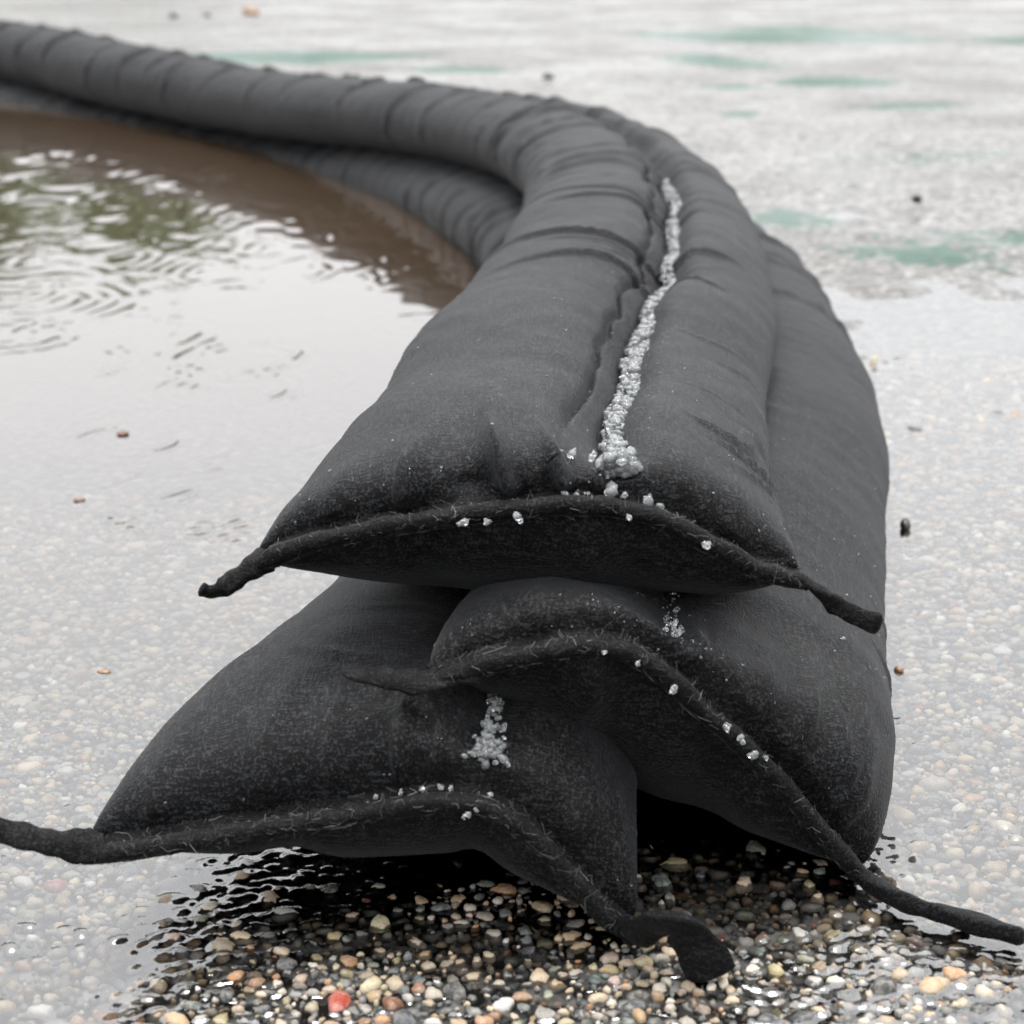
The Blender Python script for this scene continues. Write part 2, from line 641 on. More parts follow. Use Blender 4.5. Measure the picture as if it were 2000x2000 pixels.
HEM = np.array([(.004, -.0012), (.0, -.0016), (-.0035, -.0028), (-.0062, -.0034), (-.0085, -.0046), (-.0112, -.0050), (-.0136, -.0038), (-.0148, -.0014),
                (-.0144, .0012), (-.0126, .0031), (-.0102, .0036), (-.0080, .0026), (-.0068, -.0002), (-.0055, -.0014), (-.0035, -.0012), (-.0012, .0008), (.0010, .0020), (.004, .0012)])


HEM[:, 1] *= .74
HEM[:, 0] = np.where(HEM[:, 0] < 0, HEM[:, 0] * .86, HEM[:, 0])


def hem(S, parent, roll_gain, seed):
    """doubled, stitched end hem that rolls over towards the camera; section x = back(+)/front(-), y = outward"""
    n = 220
    rows, L = resample(S.seam, np.linspace(0, 1, n))
    d = np.concatenate([[0], np.cumsum(np.linalg.norm(np.diff(S.seam, axis=0), axis=1))])
    line = np.stack([np.interp(np.linspace(0, d[-1], n), d, S.seam[:, k]) for k in range(3)], 1)
    tan = np.gradient(line, axis=0)
    tan /= np.linalg.norm(tan, axis=1)[:, None]
    back = np.array([0, 1., .12])
    A = back[None] - (tan @ back)[:, None] * tan
    A /= np.linalg.norm(A, axis=1)[:, None]
    B = np.cross(tan, -A)
    B *= np.sign(B[:, 2:3] + 1e-6 + (B[:, :1] > 0) * .5)
    s1 = SineNoise(.035, 8, 1, seed)(line[:, :1])
    s2 = SineNoise(.012, 8, 1, seed + 1)(line[:, :1])
    w = np.linspace(0, 1, n)
    ends = np.minimum(sm(w, 0, .06), sm(1 - w, 0, .06))
    P = np.empty((n, len(HEM), 3))
    for i in range(n):
        s = HEM.copy()
        s[:, 1] *= (.65 + .35 * ends[i]) * (1 + .06 * s1[i] + .02 * s2[i])
        s[:, 0] *= 1 + .03 * s1[i]
        a = -.10 + .03 * s1[i] + roll_gain(w[i])      # how far the roll folds down
        c_, s_ = math.cos(a), math.sin(a)
        piv = np.clip(-(s[:, 0] + .003) / .008, 0, 1)
        y2 = s[:, 1] - piv * (-s[:, 0] - .003) * s_ * -1
        P[i] = line[i] + A[i] * (s[:, :1]) + B[i] * y2[:, None] + B[i] * (.00012 * s2[i])
    k = len(HEM)
    F = grid_faces(n, k, True)
    o = mesh_np('end_hem', P.reshape(-1, 3), F, MAT_HEM, parent)
    H = Sock()
    H.P, H.nrm, H.ver, H.nc = P, grid_normals(P), np.ones(k), k
    mid = P.mean(1, keepdims=True)
    if ((P - mid) * H.nrm).sum() < 0:
        H.nrm = -H.nrm
    fibres(H, parent, 900, 9, seed + 5)
    return P, A, B, line


def tail(parent, pts, r0, r1, flat, seed, twist=1.0, an0=.5):
    """loose twisted end of the hem"""
    C = spline(np.array(pts, float), 12)
    n = len(C)
    tan = np.gradient(C, axis=0)
    tan /= np.linalg.norm(tan, axis=1)[:, None]
    upv = np.array([0, 0, 1.])
    A = np.cross(tan, upv)
    A /= np.linalg.norm(A, axis=1)[:, None] + 1e-9
    B = np.cross(A, tan)
    w = np.linspace(0, 1, n)
    an = an0 + twist * w * 1.6 + .3 * np.sin(w * 9 + seed)
    A2 = A * np.cos(an)[:, None] + B * np.sin(an)[:, None]
    B2 = -A * np.sin(an)[:, None] + B * np.cos(an)[:, None]
    k = 18
    th = np.linspace(0, 2 * np.pi, k, endpoint=False)
    sec = np.stack([np.cos(th) * (1 + .12 * np.cos(3 * th + seed)), np.sin(th) * flat * (1 + .15 * np.sin(2 * th + seed))], 1)
    sc = r0 + (r1 - r0) * w
    sc *= 1 + .10 * np.sin(w * 13 + seed) + .06 * np.sin(w * 31 + seed * 2)
    sc[-1] *= .55
    sc[-2] *= .85
    return sweep('hem_tail', C, (A2, B2), sec, MAT_HEM, parent, True, sc)


def ribbon_flap(S, parent, t0, t1, seed):
    """free raw edge of the lapped long seam, standing on the left wall of the groove"""
    ts = np.arange(t0, t1, .002)
    n1 = SineNoise(.06, 10, 1, seed)(ts[:, None])
    n2 = SineNoise(.014, 10, 1, seed + 1)(ts[:, None])
    rowsP = []
    HI, NH = [], []
    for tq in ts:
        i = int(np.clip(np.searchsorted(S.st, tq), 1, len(S.st) - 1))
        k = len(HI)
        fade = min(1, (tq - t0) / .06) * min(1, (t1 - tq) / .12)
        reach = (.0092 + .0008 * n1[k]) * (.08 + .92 * fade)
        a_, b_ = surf_at(S, tq, S.gu - (reach + S.wob[i]) / S.rows[i, 3])
        HI.append(a_)
        NH.append(b_)
    ker = np.hanning(23) / np.hanning(23).sum()

    def smooth(A):
        A = np.array(A)
        Q = np.vstack([np.repeat(A[:1], 11, 0), A, np.repeat(A[-1:], 11, 0)])
        return np.stack([np.convolve(Q[:, c], ker, 'valid') for c in range(3)], 1)
    HI, NH = smooth(HI), smooth(NH)
    for k, tq in enumerate(ts):
        i = int(np.clip(np.searchsorted(S.st, tq), 1, len(S.st) - 1))
        w = S.rows[i, 3]
        fade = min(1, (tq - t0) / .06) * min(1, (t1 - tq) / .12)
        wb = S.wob[i]
        low, nl = surf_at(S, tq, S.gu - (.0015 + wb) / w)
        hi, nh = HI[k], NH[k]
        N, V = S.N[i], S.V[i]
        lip = hi + nh * (.0017 * fade + .0003) + V * (.0003 * n2[k])
        low2 = low + V * .001 - N * .0005
        m1 = low2 * .66 + lip * .34 + V * .0008
        m2 = low2 * .33 + lip * .67 + V * .0009
        lipb = lip - N * .0004 - V * .0022
        lowb = low2 - V * .003
        rowsP.append([lowb, low2, m1, m2, lip, lip + V * .0004 - N * .0006, lipb])
    P = np.array(rowsP)
    mesh_np('seam_flap', P.reshape(-1, 3), grid_faces(len(ts), 7, True), MAT_HEM, parent)


def ico():
    t = (1 + 5 ** .5) / 2
    v = np.array([(-1, t, 0), (1, t, 0), (-1, -t, 0), (1, -t, 0), (0, -1, t), (0, 1, t), (0, -1, -t), (0, 1, -t), (t, 0, -1), (t, 0, 1), (-t, 0, -1), (-t, 0, 1)], float)
    v /= np.linalg.norm(v[0])
    f = np.array([(0, 11, 5), (0, 5, 1), (0, 1, 7), (0, 7, 10), (0, 10, 11), (1, 5, 9), (5, 11, 4), (11, 10, 2), (10, 7, 6), (7, 1, 8), (3, 9, 4), (3, 4, 2), (3, 2, 6), (3, 6, 8), (3, 8, 9), (4, 9, 5), (2, 4, 11), (6, 2, 10), (8, 6, 7), (9, 8, 1)])
    return v, f


def ico1():
    v, f = ico()
    v = list(map(tuple, v))
    cache = {}
    nf = []

    def mid(a, b):
        k = (min(a, b), max(a, b))
        if k not in cache:
            p = (np.array(v[a]) + np.array(v[b])) / 2
            v.append(tuple(p / np.linalg.norm(p)))
            cache[k] = len(v) - 1
        return cache[k]
    for a, b, c in f:
        ab, bc, ca = mid(a, b), mid(b, c), mid(c, a)
        nf += [(a, ab, ca), (b, bc, ab), (c, ca, bc), (ab, bc, ca)]
    return np.array(v), np.array(nf)


IV, IF = ico()
IV1, IF1 = ico1()


def crystals(name, pts, radii, parent, hi=False, seed=0):
    r = np.random.default_rng(seed)
    bv, bf = (IV1, IF1) if hi else (IV, IF)
    Vs, Fs = [], []
    for k, (p, rad) in enumerate(zip(pts, radii)):
        q = r.normal(size=(3, 3))
        q, _ = np.linalg.qr(q)
        v = bv * (1 + r.normal(size=(len(bv), 1)) * (.13 if hi else .20)) * r.uniform(.65, 1.3, 3)
        Vs.append((v @ q) * rad + p)
        Fs.append(bf + k * len(bv))
    return mesh_np(name, np.vstack(Vs), np.vstack(Fs), MAT_GEL, parent, smooth=False)


def fibres(S, parent, n, ymax, seed):
    """short pale fibres lifting off the needle-felt"""
    r = np.random.default_rng(seed)
    P, Nn = S.P, S.nrm
    okr = np.where((P[:, :, 1].mean(1) < ymax))[0]
    pos_ = P[okr].mean(1)
    seg = np.linalg.norm(np.gradient(pos_, axis=0), axis=1) + 1e-9
    ii = r.choice(okr, n, p=seg / seg.sum())
    topc = np.where(S.ver > -.55)[0]
    jj = r.choice(topc, n)
    p = P[ii, jj] + (P[np.minimum(ii + 1, len(P) - 1), jj] - P[ii, jj]) * r.uniform(0, 1, (n, 1)) + (P[ii, (jj + 1) % S.nc] - P[ii, jj]) * r.uniform(0, 1, (n, 1))
    nn = Nn[ii, jj]
    d = r.normal(size=(n, 3))
    d -= (d * nn).sum(1)[:, None] * nn
    d /= np.linalg.norm(d, axis=1)[:, None]
    e = np.cross(nn, d)
    ln = r.uniform(.0012, .0042, n) * np.where(r.uniform(size=n) < .06, 2.2, 1)
    curl = r.normal(size=n) * .5
    lift = np.where(r.uniform(size=n) < .12, r.uniform(.3, 1.0, n), r.uniform(.0, .12, n))
    K = 3
    rad = r.uniform(.00005, .00010, n)
    Vs = np.empty((n, K, 3, 3))
    for k in range(K):
        s = k / (K - 1) - .5
        c = p + d * (s * ln)[:, None] + e * (curl * ln * s * s * 2)[:, None] + nn * (.00006 + lift * ln * (.5 + s) * .6)[:, None]
        for q in range(3):
            a = 2 * np.pi * q / 3
            Vs[:, k, q] = c + (e * math.cos(a) + nn * math.sin(a)) * (rad * (1 - .5 * abs(s)))[:, None]
    f = []
    for k in range(K - 1):
        for q in range(3):
            q2 = (q + 1) % 3
            f.append((k * 3 + q, k * 3 + q2, k * 3 + 3 + q2, k * 3 + 3 + q))
    f = np.array(f)
    F = (np.arange(n)[:, None, None] * (K * 3) + f[None]).reshape(-1, 4)
    o = mesh_np('felt_fibres', Vs.reshape(-1, 3), F, MAT_FIBRE, parent)
    o['kind'] = 'stuff'
    return o


def body_object(S, parent):
    nr, nc = S.P.shape[:2]
    o = mesh_np('felt_sleeve', S.P.reshape(-1, 3), grid_faces(nr, nc, True), MAT_FELT, parent)
    return o


def empty(name, loc):
    o = bpy.data.objects.new(name, None)
    o.empty_display_size = .05
    link(o)
    return o


def rand_wrinkles(seed, t0, t1, gap, dep, sg, full=True):
    r = np.random.default_rng(seed)
    out = []
    t = t0
    while t < t1:
        k = r.uniform(.5, 1.2)
        out.append((t, r.uniform(1.0, 2.6), r.uniform(1.4, 2.4) if full else r.uniform(.5, 1.2), dep * k, sg * r.uniform(.8, 1.3), r.uniform(-.012, .012)))
        if r.uniform() < .45:
            out.append((t + r.uniform(.007, .014), r.uniform(.8, 2.4), r.uniform(.4, .9), dep * .55, sg * .7, r.uniform(-.015, .015)))
        t += gap * r.uniform(.3, 1.9)
    return out


HP = math.pi / 2
# ---- top sock
T_path = [(.006, .565, .104, .160, .030, .036, 0), (.013, .64, .102, .151, .036, .040, 2), (.020, .70, .100, .150, .037, .040, 4), (.034, .83, .099, .155, .037, .038, 5),
          (.054, .95, .098, .153, .037, .037, 5), (.072, 1.13, .097, .150, .037, .037, 4), (.081, 1.27, .095, .147, .037, .037, 3), (.082, 1.45, .091, .143, .037, .037, 2),
          (.068, 1.62, .087, .140, .037, .037, 0), (.034, 1.80, .083, .138, .037, .038, 0), (-.03, 1.97, .078, .135, .037, .038, 0), (-.11, 2.13, .072, .132, .038, .039, 0),
          (-.21, 2.31, .061, .130, .040, .040, 0), (-.33, 2.51, .052, .128, .042, .042, 0), (-.55, 2.83, .056, .128, .046, .046, 0), (-.78, 3.16, .063, .13, .048, .048, 0), (-1.25, 3.75, .062, .13, .048, .048, 0)]
T_seam = [(-.0789, .568, .1028), (-.0594, .565, .1121), (-.0311, .563, .1185), (0., .562, .1233), (.0232, .562, .1245), (.0418, .562, .1212), (.0591, .562, .1123), (.0753, .564, .1034), (.0883, .566, .0985)]
T_wr = [(.345, 1.62, .85, .0026, .0022, .004), (.415, 1.75, 1.15, .0034, .0026, .0), (.385, 1.5, .5, .0011, .0016, .004), (.395, 1.7, .6, .0012, .0016, 0.), (.372, 1.45, .5, .0010, .0015, .004),
        (.56, 1.7, .75, .0024, .0024, 0.), (.60, 1.9, 1.2, .0016, .003, .006), (.66, 1.8, 1.0, .0012, .003, 0),
        (.100, .62, .42, .0022, .0018, -.01), (.085, .50, .45, .0020, .0018, -.012), (.125, .75, .3, .0009, .0015, -.01), (.070, .45, .4, .0012, .0014, -.012),
        (.20, .6, .3, .0006, .002, 0), (.235, .8, .35, .0005, .002, 0)]
T_wr += [(t, 2.9, .9, .0022, .0035, .01) for t in np.arange(.70, 1.25, .045)]
T_wr += rand_wrinkles(11, .74, 4.0, .09, .0050, .0044)
T_g = [(.275, 1, -.0020, .0055, .030, .35), (.31, 1, -.0014, .005, .022, .2), (.465, 1, -.0022, .0060, .045, -.9), (.50, 1, -.0016, .005, .030, -.7), (.555, 1, -.0018, .0050, .040, -.8), (.80, 1, -.0016, .006, .030, .3), (.20, 1, -.0013, .005, .022, .3), (.28, 1, -.0042, .016, .045, .35), (.47, 1, -.0045, .018, .06, -.9), (.56, 1, -.0036, .014, .05, -.8), (.62, 1, -.003, .010, .035, -.5), (.40, 1, .0025, .03, .05, -.6), (.86, 1, -.002, .02, .04, .2), (.15, 1, -.0016, .02, .04, .4),
       (.3, -1, .003, .05, .05, 0), (.6, -1, -.003, .06, .05, 0)]
TS = make_sock(T_path, T_seam, .625, T_wr, dict(seed=21, nc=200, gw=.0085, gwl=.015, lap=.0122, Lb=.13, Lh=.12, fine=.65, end_up=.5, gathers=T_g,
               groove=[(0, .004), (.03, .010), (.08, .018), (.5, .022), (.75, .018), (1.1, .012), (4.5, .010)]))
top = empty('flood_barrier_sock', (0, 0, 0))
tag(top, 'black felt flood sock lying on top of the other two, gel along its seam', 'flood barrier', 'stacked flood socks')
body_object(TS, top)
hem(TS, top, lambda w: .25, 31)
tail(top, [(-.0745, .560, .1045), (-.0792, .556, .1025), (-.0836, .554, .1000), (-.0870, .552, .0978), (-.0905, .551, .0970), (-.0938, .550, .0982)], .0038, .0022, .7, 1.)
tail(top, [(.0845, .558, .0990), (.0890, .556, .0985), (.0927, .553, .0966), (.0962, .550, .0944), (.0998, .548, .0926), (.1050, .546, .0905), (.1105, .545, .0890)], .0036, .0028, .65, 2.)
ribbon_flap(TS, top, .03, .80, 41)
fibres(TS, top, 15500, 1.15, 51)

# ---- lower right sock, leaning on its neighbour
R_path = [(.046, .542, .046, .158, .036, .034, 22), (.054, .60, .044, .152, .040, .040, 21), (.066, .67, .043, .146, .040, .040, 19), (.098, .83, .041, .140, .039, .037, 15), (.121, .96, .040, .138, .038, .037, 12),
          (.138, 1.13, .038, .134, .037, .037, 9), (.149, 1.36, .033, .130, .037, .037, 6), (.143, 1.53, .028, .128, .036, .037, 4), (.118, 1.72, .022, .126, .036, .037, 2), (.066, 1.92, .016, .125, .036, .037, 0),
          (-.005, 2.12, .010, .125, .036, .036, 0), (-.105, 2.32, .003, .125, .036, .036, 0), (-.225, 2.53, -.006, .125, .036, .036, 0), (-.46, 2.90, -.006, .125, .036, .036, 0), (-.70, 3.25, 0, .125, .036, .036, 0), (-1.15, 3.82, 0, .125, .036, .036, 0)]
R_seam = [(-.0242, .535, .0789), (-.0076, .535, .0846), (.012, .535, .0894), (.0256, .535, .0902), (.0394, .537, .0846), (.0552, .540, .0694), (.0783, .545, .0453), (.0957, .549, .0230), (.1100, .551, .0060)]
R_wr = [(.11, .35, .35, .0012, .002, .0), (.16, .3, .3, .0008, .002, .0)] + rand_wrinkles(12, .6, 4.0, .07, .0035, .0036)
R_g = [(.69, 1, -.0016, .0060, .040, .55), (.735, 1, -.0016, .0055, .050, .6), (.775, 1, -.0018, .0055, .055, .65), (.81, 1, -.0014, .005, .050, .6), (.845, 1, -.0016, .005, .045, .5), (.885, 1, -.0012, .005, .035, .4), (.46, 1, -.0016, .005, .028, .25), (.70, 1, -.0030, .020, .05, .55), (.77, 1, -.0034, .018, .06, .65), (.84, 1, -.0030, .016, .05, .5), (.90, 1, -.0022, .014, .035, .3), (.60, 1, -.002, .02, .04, .5), (.45, 1, -.0016, .010, .03, .25), (.2, 1, -.0012, .02, .03, 0),
       (.3, -1, -.003, .06, .05, 0), (.65, -1, .003, .06, .05, 0)]
RS = make_sock(R_path, R_seam, .40, R_wr, dict(seed=24, nc=150, gw=.012, Lb=.065, Lh=.085, fine=.35, end_up=.9, gathers=R_g,
               groove=[(0, .002), (.02, .006), (.08, .010), (.5, .012), (4.5, .008)]))
right = empty('flood_barrier_sock', (0, 0, 0))
tag(right, 'black felt flood sock at lower right, tilted with its hem sloping down to the pebbles', 'flood barrier', 'stacked flood socks')
body_object(RS, right)
hem(RS, right, lambda w: .2, 33)
tail(right, [(-.0100, .527, .0815), (-.0190, .5265, .0790), (-.0270, .525, .0790), (-.0340, .524, .0800), (-.0415, .523, .0815), (-.0491, .522, .0835)], .0050, .0032, .42, 3., .1, .35)
tail(right, [(.1060, .543, .0085), (.1110, .536, .0070), (.1177, .5275, .0062), (.1240, .522, .0062), (.1300, .519, .0060), (.1400, .512, .0060), (.1500, .505, .0062)], .0042, .0046, .6, 4., .2)
fibres(RS, right, 9000, .95, 53)

# ---- lower left sock
L_path = [(-.043, .522, .036, .160, .036, .028, 6), (-.030, .58, .036, .140, .037, .034, 6), (-.010, .66, .035, .130, .037, .036, 5), (-.002, .72, .036, .126, .037, .036, 4), (.010, .85, .034, .126, .036, .036, 3), (.028, 1.0, .031, .124, .036, .036, 2),
          (.047, 1.2, .027, .122, .036, .036, 1), (.050, 1.4, .023, .122, .036, .036, 0), (.040, 1.54, .020, .122, .036, .036, 0), (.012, 1.72, .015, .122, .037, .036, 0), (-.040, 1.92, .010, .122, .037, .036, 0),
          (-.105, 2.11, .003, .122, .037, .036, 0), (-.20, 2.31, -.014, .122, .036, .036, 0), (-.33, 2.52, -.028, .122, .036, .036, 0), (-.56, 2.84, -.024, .13, .036, .036, 0), (-.79, 3.15, -.010, .15, .036, .036, 0), (-1.26, 3.74, -.010, .15, .036, .036, 0)]
L_seam = [(-.1238, .515, .0329), (-.0898, .515, .0387), (-.0522, .515, .0453), (-.0223, .515, .0502), (-.0074, .515, .0486), (.0060, .515, .0395), (.0166, .515, .0272), (.0273, .515, .0140), (.0360, .515, .0060)]
L_wr = [(.06, 1.9, .3, .0010, .002, .01), (.085, 1.85, .3, .0008, .0016, .01)] + rand_wrinkles(13, .55, 4.0, .055, .0050, .0044)
L_g = [(.515, 1, -.0020, .0055, .040, .6), (.57, 1, -.0018, .0050, .045, .5), (.60, 1, -.0014, .005, .030, .3), (.30, 1, -.0012, .006, .026, .2), (.36, 1, -.0012, .006, .024, .3), (.52, 1, -.0014, .014, .05, .5), (.58, 1, -.0012, .012, .05, .5), (.30, 1, -.0024, .03, .04, .2), (.40, 1, -.002, .02, .035, .3), (.80, 1, -.0022, .02, .03, .2), (.12, 1, -.0016, .02, .03, 0), (.3, -1, .003, .05, .05, 0), (.7, -1, .003, .05, .05, 0)]
LS = make_sock(L_path, L_seam, .64, L_wr, dict(seed=27, nc=150, gw=.010, Lb=.10, Lh=.085, fine=.35, end_up=.95, gathers=L_g,
               groove=[(0, .002), (.02, .007), (.08, .012), (.5, .012), (4.5, .008)]))
left = empty('flood_barrier_sock', (0, 0, 0))
tag(left, 'black felt flood sock at lower left, its hem tail curling off towards the puddle', 'flood barrier', 'stacked flood socks')
body_object(LS, left)
hem(LS, left, lambda w: .2, 35)
tail(left, [(-.1180, .508, .0345), (-.1240, .506, .0352), (-.1320, .504, .0372), (-.1398, .502, .0405), (-.1500, .501, .0440)], .0052, .0036, .42, 5., .15, .6)
tail(left, [(.0330, .508, .0095), (.0349, .502, .0100), (.0385, .496, .0140), (.0425, .4925, .0185), (.0474, .4905, .0180), (.0525, .4895, .0115), (.0565, .4885, .0030)], .0050, .0085, .42, 6., .5)
fibres(LS, left, 8000, .9, 55)


# ------------------------------------------------------------------ absorbent gel squeezed out of the seams
def gel_run(S, t0, t1, n, half, seed, rr, dens=None, low=.0, off=.0022):
    r = np.random.default_rng(seed)
    pts, rad = [], []
    while len(pts) < n:
        tq = r.uniform(t0, t1)
        if dens is not None and r.uniform() > dens(tq):
            continue
        i = int(np.searchsorted(S.st, tq))
        w = S.rows[i, 3]
        p, nn = surf_at(S, tq, S.gu - S.wob[i] / w)
        N, V = S.N[i], S.V[i]
        hw = half(tq)
        a = float(np.clip(r.normal() * .5, -1, 1)) * hw
        z = low + r.uniform(0, .0042) * (1 - (a / hw) ** 2)
        pts.append(p + N * (a + off) + V * (z + abs(a) * .25))
        rad.append(r.uniform(*rr))
    return pts, rad


p, q = gel_run(TS, .012, .74, 2000, lambda t: .0048 + .0010 * math.sin(t * 60) - .001 * (t > .35), 61, (.0008, .0023), lambda t: 1 if t < .58 else max(.1, 1 - (t - .58) / .16), .0022, .0035)
g = crystals('gel_bead', p, q, None, True, 62)
tag(g, 'long bead of clear crushed gel in the seam of the top sock', 'gel', None, 'stuff')
p, q = gel_run(RS, .010, .09, 80, lambda t: .0022 + .0015 * math.sin(t * 150) ** 2, 63, (.0003, .0010), None, .0)
g = crystals('gel_bead', p, q, None, False, 64)
tag(g, 'thin trail of gel grains on the shaded seam under the top sock', 'gel', None, 'stuff')
p, q = gel_run(LS, .008, .062, 170, lambda t: .0058 - .055 * t + .0012 * math.sin(t * 230), 65, (.0004, .0014), lambda t: 1 if t < .035 else .35, .0005)
g = crystals('gel_bead', p, q, None, False, 66)
tag(g, 'short clump of clear gel in the seam of the lower left sock', 'gel', None, 'stuff')


ORD = ['leftmost', 'second', 'third', 'fourth', 'fifth', 'sixth', 'seventh', 'eighth', 'ninth', 'tenth', 'eleventh', 'twelfth']


def loose_crystals(S, spots, label, group, seed):
    """single crystals; spot = (fraction along the hem, forward, outward, radius)"""
    r = np.random.default_rng(seed)
    d = np.concatenate([[0], np.cumsum(np.linalg.norm(np.diff(S.seam, axis=0), axis=1))])
    for idx, (w, fwd, outw, rad) in enumerate(sorted(spots)):
        c = np.array([np.interp(w * d[-1], d, S.seam[:, k]) for k in range(3)])
        c2 = np.array([np.interp(min(1, w + .01) * d[-1], d, S.seam[:, k]) for k in range(3)])
        tn = c2 - c
        tn /= np.linalg.norm(tn)
        nr_ = np.array([-tn[2], 0, tn[0]])
        pos = c + np.array([0, -fwd, -.12 * fwd]) + nr_ * outw
        lump = [np.zeros(3)] + [r.normal(size=3) * rad * .6 for _ in range(r.integers(1, 4))]
        o = crystals('gel_crystal', lump, [rad] + [rad * r.uniform(.45, .8) for _ in lump[1:]], None, False, r.integers(1e6))
        o.location = pos
        nm = 'rightmost' if idx == len(spots) - 1 else ORD[idx] + (' from left' if idx else '')
        tag(o, label % nm, 'gel crystal', group)


loose_crystals(TS, [(.555, .0052, .0022, .0013), (.575, .0056, .0020, .0010), (.595, .0050, .0024, .0009), (.632, .0048, .0038, .0022), (.655, .0052, .0030, .0013), (.695, .0052, .0026, .0018), (.715, .0054, .0024, .0015),
                    (.385, .0150, .0006, .0015), (.425, .0155, .0000, .0014), (.475, .0152, .0006, .0015), (.66, .0150, .0005, .0010), (.80, .0150, .0016, .0013)],
               '%s of the gel crystals on the top sock hem', 'gel crystals on the top hem', 71)
loose_crystals(TS, [(.57, -.010, .0085, .0021), (.60, -.008, .0080, .0017), (.545, -.010, .0088, .0016)], '%s of three loose gel crystals by the long bead end', 'gel crystals at the bead end', 72)
loose_crystals(RS, [(.36, .0150, .0008, .0009), (.44, .0148, .0002, .0011), (.565, .0135, .0022, .0013), (.600, .0130, .0026, .0014), (.640, .0135, .0022, .0015), (.665, .0120, .0030, .0008), (.30, .0150, .0015, .0007)],
               '%s of the gel crystals on the lower right sock hem', 'gel crystals on the right hem', 73)
loose_crystals(LS, [(.52, .0050, .0022, .0009), (.555, .0052, .0022, .0010), (.585, .0050, .0022, .0009), (.63, .0145, .0000, .0013), (.66, .0050, .0022, .0010), (.60, .0052, .0024, .0010), (.48, .0052, .0022, .0007)],
               '%s of the gel crystals on the lower left sock hem', 'gel crystals on the left hem', 74)
pq, nq = surf_at(RS, .075, .80)
o = crystals('gel_crystal', [np.zeros(3), np.array([.0008, 0, .0003])], [.0012, .0009], None, False, 75)
o.location = pq + nq * .0006
tag(o, 'lone clear gel crystal on the lower right sock beside the top hem', 'gel crystal')


def specks(S, n, ymax, seed, label):
    r = np.random.default_rng(seed)
    ok = np.where(S.P[:, :, 1].mean(1) < ymax)[0]
    ii = r.choice(ok, n)
    jj = r.choice(np.where(S.ver > .1)[0], n)
    pts = S.P[ii, jj] + S.nrm[ii, jj] * .0001
    o = crystals('gel_specks', pts, .00013 + .00042 * r.uniform(size=n) ** 4, None, False, seed)
    tag(o, label, 'gel', None, 'stuff')


specks(TS, 1300, 1.1, 81, 'tiny gel specks and droplets scattered over the top sock')
specks(RS, 1500, .95, 82, 'tiny gel specks and droplets scattered over the lower right sock')
specks(LS, 450, .9, 83, 'tiny gel specks and droplets scattered over the lower left sock')


# ------------------------------------------------------------------ pebbles set in the ground
def foot_d(path, x, y):
    rows = spline(path, 20)
    d = np.full(np.shape(x), 9.)
    for k in range(0, len(rows), 2):
        d = np.minimum(d, np.hypot(x - rows[k, 0], y - rows[k, 1]))
    return d


def place_pebbles():
    """dart throwing, large stones first"""
    r = np.random.default_rng(99)
    cell = .010
    gridd = {}
    out = []

    def in_region(x, y):
        hw = .262 * y * 1.05 + .05
        if y < 1.0:
            return abs(x) < hw
        return .17 + .02 < x < hw

    def region_sample(n):
        y = .40 + (1.30 - .40) * r.uniform(size=n)
        x = r.uniform(-.42, .42, n)
        return x, y
    for (rmin, rmax, ntry) in ((.0046, .0060, 45), (.0034, .0046, 700), (.0025, .0034, 4500), (.0017, .0025, 24000), (.0011, .0018, 60000), (.0006, .0011, 90000)):
        X, Y = region_sample(ntry)
        RR = r.uniform(rmin, rmax, ntry)
        for x, y, rr in zip(X, Y, RR):
            if not in_region(x, y) or (rr < .0012 and y > .72) or (rr < .0019 and y > .95):
                continue
            cx, cy = int(x // cell), int(y // cell)
            bad = False
            for a in (-1, 0, 1):
                for b in (-1, 0, 1):
                    for (px, py, pr) in gridd.get((cx + a, cy + b), ()):
                        m = (rr + pr) * .94
                        if (px - x) ** 2 + (py - y) ** 2 < m * m:
                            bad = True
                            break
                    if bad:
                        break
                if bad:
                    break
            if bad:
                continue
            gridd.setdefault((cx, cy), []).append((x, y, rr))
            out.append((x, y, rr))
    return np.array(out)


PB = place_pebbles()
# leave out stones deep under the socks, where nothing shows
dd = np.minimum(foot_d(L_path, PB[:, 0], PB[:, 1]), foot_d(R_path, PB[:, 0], PB[:, 1]))
keep = ~((dd < .045) & (PB[:, 1] > .60))
PB, dd = PB[keep], dd[keep]
nP = len(PB)
p_el = rng.uniform(1.0, 1.9, nP)                  # elongation
p_rot = rng.uniform(0, np.pi, nP)
p_h = PB[:, 2] * rng.uniform(.26, .50, nP) + .0010         # dome height
bed = ground_h(PB[:, 0], PB[:, 1]) + ground_noise(PB[:, 0], PB[:, 1])
p_z = bed + rng.normal(0, .00045, nP) - .0002
p_var = rng.integers(0, 6, nP)
p_tint = PC[rng.choice(len(PC), nP, p=PW)] * rng.uniform(.42, .98, (nP, 1))
p_tint = p_tint * .78 + p_tint.mean(1, keepdims=True) * .22
p_a = PB[:, 2] * np.sqrt(p_el) * 1.05
p_b = PB[:, 2] / np.sqrt(p_el) * 1.05
# one brick-red stone in front, as in the photograph
k = np.argmin(np.where(PB[:, 2] > .0036, np.hypot(PB[:, 0] + .0500, PB[:, 1] - .508), 9))
p_tint[k] = (.24, .035, .018)


